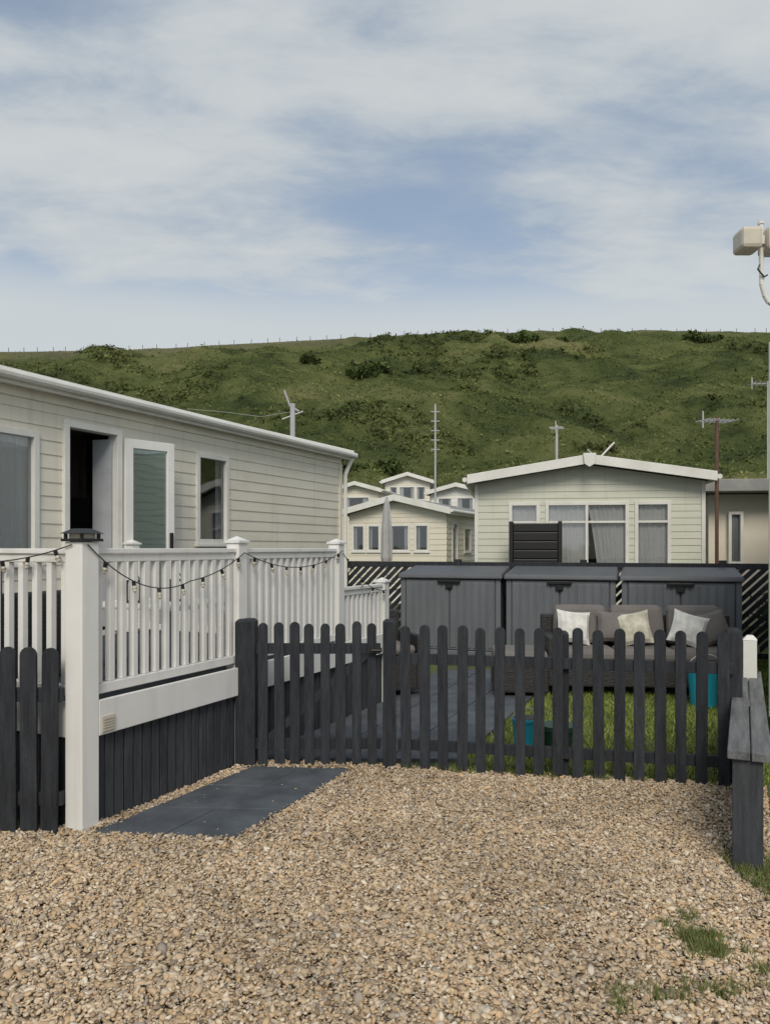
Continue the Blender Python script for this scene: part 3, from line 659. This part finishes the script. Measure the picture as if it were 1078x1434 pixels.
def hill_mat(name,islands=False,dark=1.0,bump=True):
    m,nt,b=new_mat(name); L=nt.links
    g=N(nt,'ShaderNodeTexCoord'); mp=N(nt,'ShaderNodeMapping'); mp.inputs['Scale'].default_value=(.8,1.5,.8); mp.inputs['Rotation'].default_value=(0,0,.35); L.new(g.outputs['Object'],mp.inputs[0])
    n=N(nt,'ShaderNodeTexNoise'); n.inputs['Scale'].default_value=.085; n.inputs['Detail'].default_value=9; n.inputs['Roughness'].default_value=.72; n.inputs['Distortion'].default_value=.6; L.new(mp.outputs[0],n.inputs[0])
    r=N(nt,'ShaderNodeValToRGB'); cs=[(.36,(.045,.062,.025)),(.46,(.090,.115,.040)),(.56,(.150,.172,.062)),(.68,(.235,.225,.105))]
    while len(r.color_ramp.elements)<4: r.color_ramp.elements.new(.5)
    for i,(p,c) in enumerate(cs): r.color_ramp.elements[i].position=p; r.color_ramp.elements[i].color=(*c,1)
    L.new(n.outputs[0],r.inputs[0]); out=r.outputs[0]
    sp=N(nt,'ShaderNodeSeparateXYZ'); L.new(g.outputs['Object'],sp.inputs[0])
    def mrn(o,a,b_,c,d):
        q=N(nt,'ShaderNodeMapRange',interpolation_type='SMOOTHSTEP'); 
        for i_,v_ in zip((1,2,3,4),(a,b_,c,d)): q.inputs[i_].default_value=v_
        L.new(o,q.inputs[0]); return q.outputs[0]
    def mul(a,b_):
        q=N(nt,'ShaderNodeMath',operation='MULTIPLY'); L.new(a,q.inputs[0])
        if hasattr(b_,'links'): L.new(b_,q.inputs[1])
        else: q.inputs[1].default_value=b_
        return q.outputs[0]
    f1=mul(mul(mrn(sp.outputs[0],12,18,0,1),mrn(sp.outputs[1],52,60,1,0)),.75)
    f2=mul(mrn(sp.outputs[1],116,129,0,1),.65)
    for f,c in ((f1,(.24,.23,.095)),(f2,(.23,.21,.13))):
        mx=N(nt,'ShaderNodeMix',data_type='RGBA'); L.new(f,mx.inputs[0]); L.new(out,mx.inputs[6]); mx.inputs[7].default_value=(*c,1); out=mx.outputs[2]
    if islands:
        ge=N(nt,'ShaderNodeNewGeometry'); q=N(nt,'ShaderNodeMapRange'); q.inputs[3].default_value=.65*dark; q.inputs[4].default_value=1.35*dark; L.new(ge.outputs['Random Per Island'],q.inputs[0])
        mx=N(nt,'ShaderNodeMix',data_type='RGBA',blend_type='MULTIPLY'); mx.inputs[0].default_value=1; L.new(out,mx.inputs[6]); L.new(q.outputs[0],mx.inputs[7]); out=mx.outputs[2]
    L.new(out,b.inputs['Base Color']); b.inputs['Roughness'].default_value=.95; b.inputs['Specular IOR Level'].default_value=.1
    if bump:
        n2=N(nt,'ShaderNodeTexNoise'); n2.inputs['Scale'].default_value=1.1; n2.inputs['Detail'].default_value=8; n2.inputs['Roughness'].default_value=.7; L.new(mp.outputs[0],n2.inputs[0])
        bp=N(nt,'ShaderNodeBump'); bp.inputs['Strength'].default_value=1; bp.inputs['Distance'].default_value=1.0; L.new(n2.outputs[0],bp.inputs['Height']); L.new(bp.outputs[0],b.inputs['Normal'])
    return m
np_mesh('hill',V,F,hill_mat('hillside_vegetation'),True)
def hzv(X,Y): return np.array([hz(a,b) for a,b in zip(X,Y)])
def clumps(name,X,Y,Z,S,per,leaf,m,flat=.7):
    n=len(X); c=np.stack([X,Y,Z],1)
    d=rng.normal(size=(n,per,3)); d/=np.linalg.norm(d,axis=2,keepdims=True); d[...,2]=np.abs(d[...,2])*flat
    rad=rng.uniform(.65,1.05,(n,per,1))*(1+.25*np.sin(d[...,:1]*5+X[:,None,None]))
    P=c[:,None]+d*rad*S[:,None,None]
    a=rng.normal(size=(n,per,3,3))*(leaf*rng.uniform(.6,1.4,(n,per,1,1)))*np.clip(S[:,None,None,None],.4,1.6)**.5
    V=(P[:,:,None]+a).reshape(-1,3); return np_mesh(name,V,np.arange(len(V)).reshape(-1,3),m)
n=38000; Y=rng.uniform(42,131,n); X=rng.uniform(-.60,.60,n)*Y; Z=hzv(X,Y)-.15
S=rng.uniform(.2,.65,n)*np.where(Y>118,.35,1)
clumps('hillside_grass',X,Y,Z,S,7,.12,hill_mat('hillside_grass_leaves',True,1.05,False),.65)
n=9000; Y=rng.uniform(42,118,n); X=rng.uniform(-.60,.60,n)*Y
dens=np.array([noise.noise(Vector((a*.035+b*.02,b*.07,11)))+.6*noise.noise(Vector((a*.11+b*.05,b*.16,2))) for a,b in zip(X,Y)])
k=(dens>.17)&~((X>12)&(Y<59)); X=X[k];Y=Y[k]; S=np.clip(rng.lognormal(math.log(.75),.35,len(X)),.35,1.5)
bushm=hill_mat('hillside_bush_leaves',True,.78,False)
clumps('hillside_bushes',X,Y,hzv(X,Y)-.38,S,70,.13,bushm,.5)
bm2=island_mat('thicket_leaves',[(.030,.046,.017),(.054,.075,.025),(.085,.11,.034),(.042,.06,.021)],.9,big=(.08,.7,1.3),spec=.1)
pts=[(19,110,2.2),(21.5,111,2.6),(24,110,2.0),(17,109,1.6),(46,115,2.0),(49,115.5,1.7),(-3,92,2.0),(-1,93,1.8),(-3,60,1.6),(0,61,1.8),(-10,100,1.4)]
pts+=[(random.uniform(-8,12),random.uniform(46,53),random.uniform(1.0,1.9)) for _ in range(30)]
pts+=[(random.uniform(16,34),random.uniform(44,47),random.uniform(.6,1.1)) for _ in range(10)]
pts=np.array(pts); clumps('hillside_thicket',pts[:,0],pts[:,1],hzv(pts[:,0],pts[:,1])-.5,pts[:,2],900,.16,bm2)
rf=root('ridge_fence',0,0); mb=MB()
for k in range(60):
    x=-75+k*2.6+random.uniform(-.4,.4); z=hz(x,131.5); mb.cyl((x,131.5,z-.3),(x,131.5,z+.8),.05,5)
mb.obj('posts','rust',rf)
X=rng.uniform(7.4,9.5,14); Y=rng.uniform(13.2,14.3,14)
clumps('garden_shrub',X,Y,np.full(14,.2),rng.uniform(.5,.9,14),500,.05,bm2,1.2)

# ================================================================ WORLD / SUN / CAMERA
el=math.radians(42); az=math.radians(182)
w=bpy.data.worlds.new('World'); scene.world=w; w.use_nodes=True; nt=w.node_tree; L=nt.links; bg=nt.nodes['Background']
sky=N(nt,'ShaderNodeTexSky',sky_type='NISHITA'); sky.sun_disc=False; sky.sun_elevation=el; sky.sun_rotation=az; sky.air_density=1.0; sky.dust_density=1.5
tc=N(nt,'ShaderNodeTexCoord'); sp=N(nt,'ShaderNodeSeparateXYZ'); L.new(tc.outputs['Generated'],sp.inputs[0])
def math_(op,a,b=None,clamp=False):
    n=N(nt,'ShaderNodeMath',operation=op); n.use_clamp=clamp
    for i,v in enumerate((a,b)):
        if v is None: continue
        if hasattr(v,'links'): L.new(v,n.inputs[i])
        else: n.inputs[i].default_value=v
    return n.outputs[0]
zz=math_('ADD',math_('MAXIMUM',sp.outputs[2],0.0),.18)
px=math_('DIVIDE',sp.outputs[0],zz); py=math_('DIVIDE',sp.outputs[1],zz)
cx=N(nt,'ShaderNodeCombineXYZ'); L.new(px,cx.inputs[0]); L.new(py,cx.inputs[1])
def nz(scale,sx,sy,off,detail,dist,rough=.55,rot=0):
    mp=N(nt,'ShaderNodeMapping'); mp.inputs['Scale'].default_value=(sx,sy,1); mp.inputs['Location'].default_value=off; mp.inputs['Rotation'].default_value=(0,0,rot); L.new(cx.outputs[0],mp.inputs[0])
    n=N(nt,'ShaderNodeTexNoise'); n.inputs['Scale'].default_value=scale; n.inputs['Detail'].default_value=detail; n.inputs['Distortion'].default_value=dist; n.inputs['Roughness'].default_value=rough; L.new(mp.outputs[0],n.inputs[0]); return n.outputs[0]
c1=nz(1.7,.75,1.1,(.6,4.1,0),6,.2,.52,-.2); c2=nz(5.5,.6,1.2,(1,5,0),8,.25,.62,-.3)
s=math_('ADD',math_('MULTIPLY',c1,.68),math_('MULTIPLY',c2,.32))
def blob(x0,z0,rx,rz_,amp):
    a=math_('POWER',math_('ABSOLUTE',math_('DIVIDE',math_('SUBTRACT',sp.outputs[0],x0),rx)),2.0)
    b=math_('POWER',math_('ABSOLUTE',math_('DIVIDE',math_('SUBTRACT',sp.outputs[2],z0),rz_)),2.0)
    return math_('MULTIPLY',math_('EXPONENT',math_('MULTIPLY',math_('ADD',a,b),-1.0)),amp)
for args in ((.04,.42,.16,.040,-.06),(-.33,.44,.22,.085,.11),(-.38,.55,.10,.025,-.10),(.25,.50,.3,.10,.04),(.3,.39,.15,.05,.05)):
    s=math_('ADD',s,blob(*args))
def mrange(o,a,b,c,d,sm=True):
    mr=N(nt,'ShaderNodeMapRange'); 
    if sm: mr.interpolation_type='SMOOTHSTEP'
    for i_,v_ in zip((1,2,3,4),(a,b,c,d)): mr.inputs[i_].default_value=v_
    L.new(o,mr.inputs[0]); return mr.outputs[0]
fac=math_('MAXIMUM',mrange(s,.36,.56,.42,.95),mrange(sp.outputs[2],.27,.40,.95,0))
cc=N(nt,'ShaderNodeMix',data_type='RGBA'); L.new(mrange(s,.42,.64,0,1),cc.inputs[0]); cc.inputs[6].default_value=(3.15,3.65,4.15,1); cc.inputs[7].default_value=(4.6,4.8,4.85,1)
ch=N(nt,'ShaderNodeMix',data_type='RGBA'); L.new(mrange(sp.outputs[2],.27,.38,.9,0),ch.inputs[0]); L.new(cc.outputs[2],ch.inputs[6]); ch.inputs[7].default_value=(4.5,4.8,4.9,1)
mx=N(nt,'ShaderNodeMix',data_type='RGBA'); L.new(fac,mx.inputs[0]); L.new(sky.outputs[0],mx.inputs[6]); L.new(ch.outputs[2],mx.inputs[7])
L.new(mx.outputs[2],bg.inputs[0]); bg.inputs[1].default_value=.135
sd=bpy.data.lights.new('sun','SUN'); sd.energy=2.2; sd.angle=math.radians(24); sd.color=(1,.91,.78); so=bpy.data.objects.new('sun',sd); COL.objects.link(so)
v=Vector((math.sin(az)*math.cos(el),math.cos(az)*math.cos(el),math.sin(el))); so.rotation_euler=v.to_track_quat('Z','Y').to_euler(); so.location=v*30
cam=bpy.data.cameras.new('camera'); co=bpy.data.objects.new('camera',cam); COL.objects.link(co); co.location=(0,0,1.5); co.rotation_euler=(math.radians(90),0,0)
cam.sensor_width=36; cam.lens=27.04; cam.shift_y=51/1434; cam.clip_end=2000; scene.camera=co
scene.view_settings.view_transform='Standard'; scene.view_settings.look='None'; scene.view_settings.exposure=0
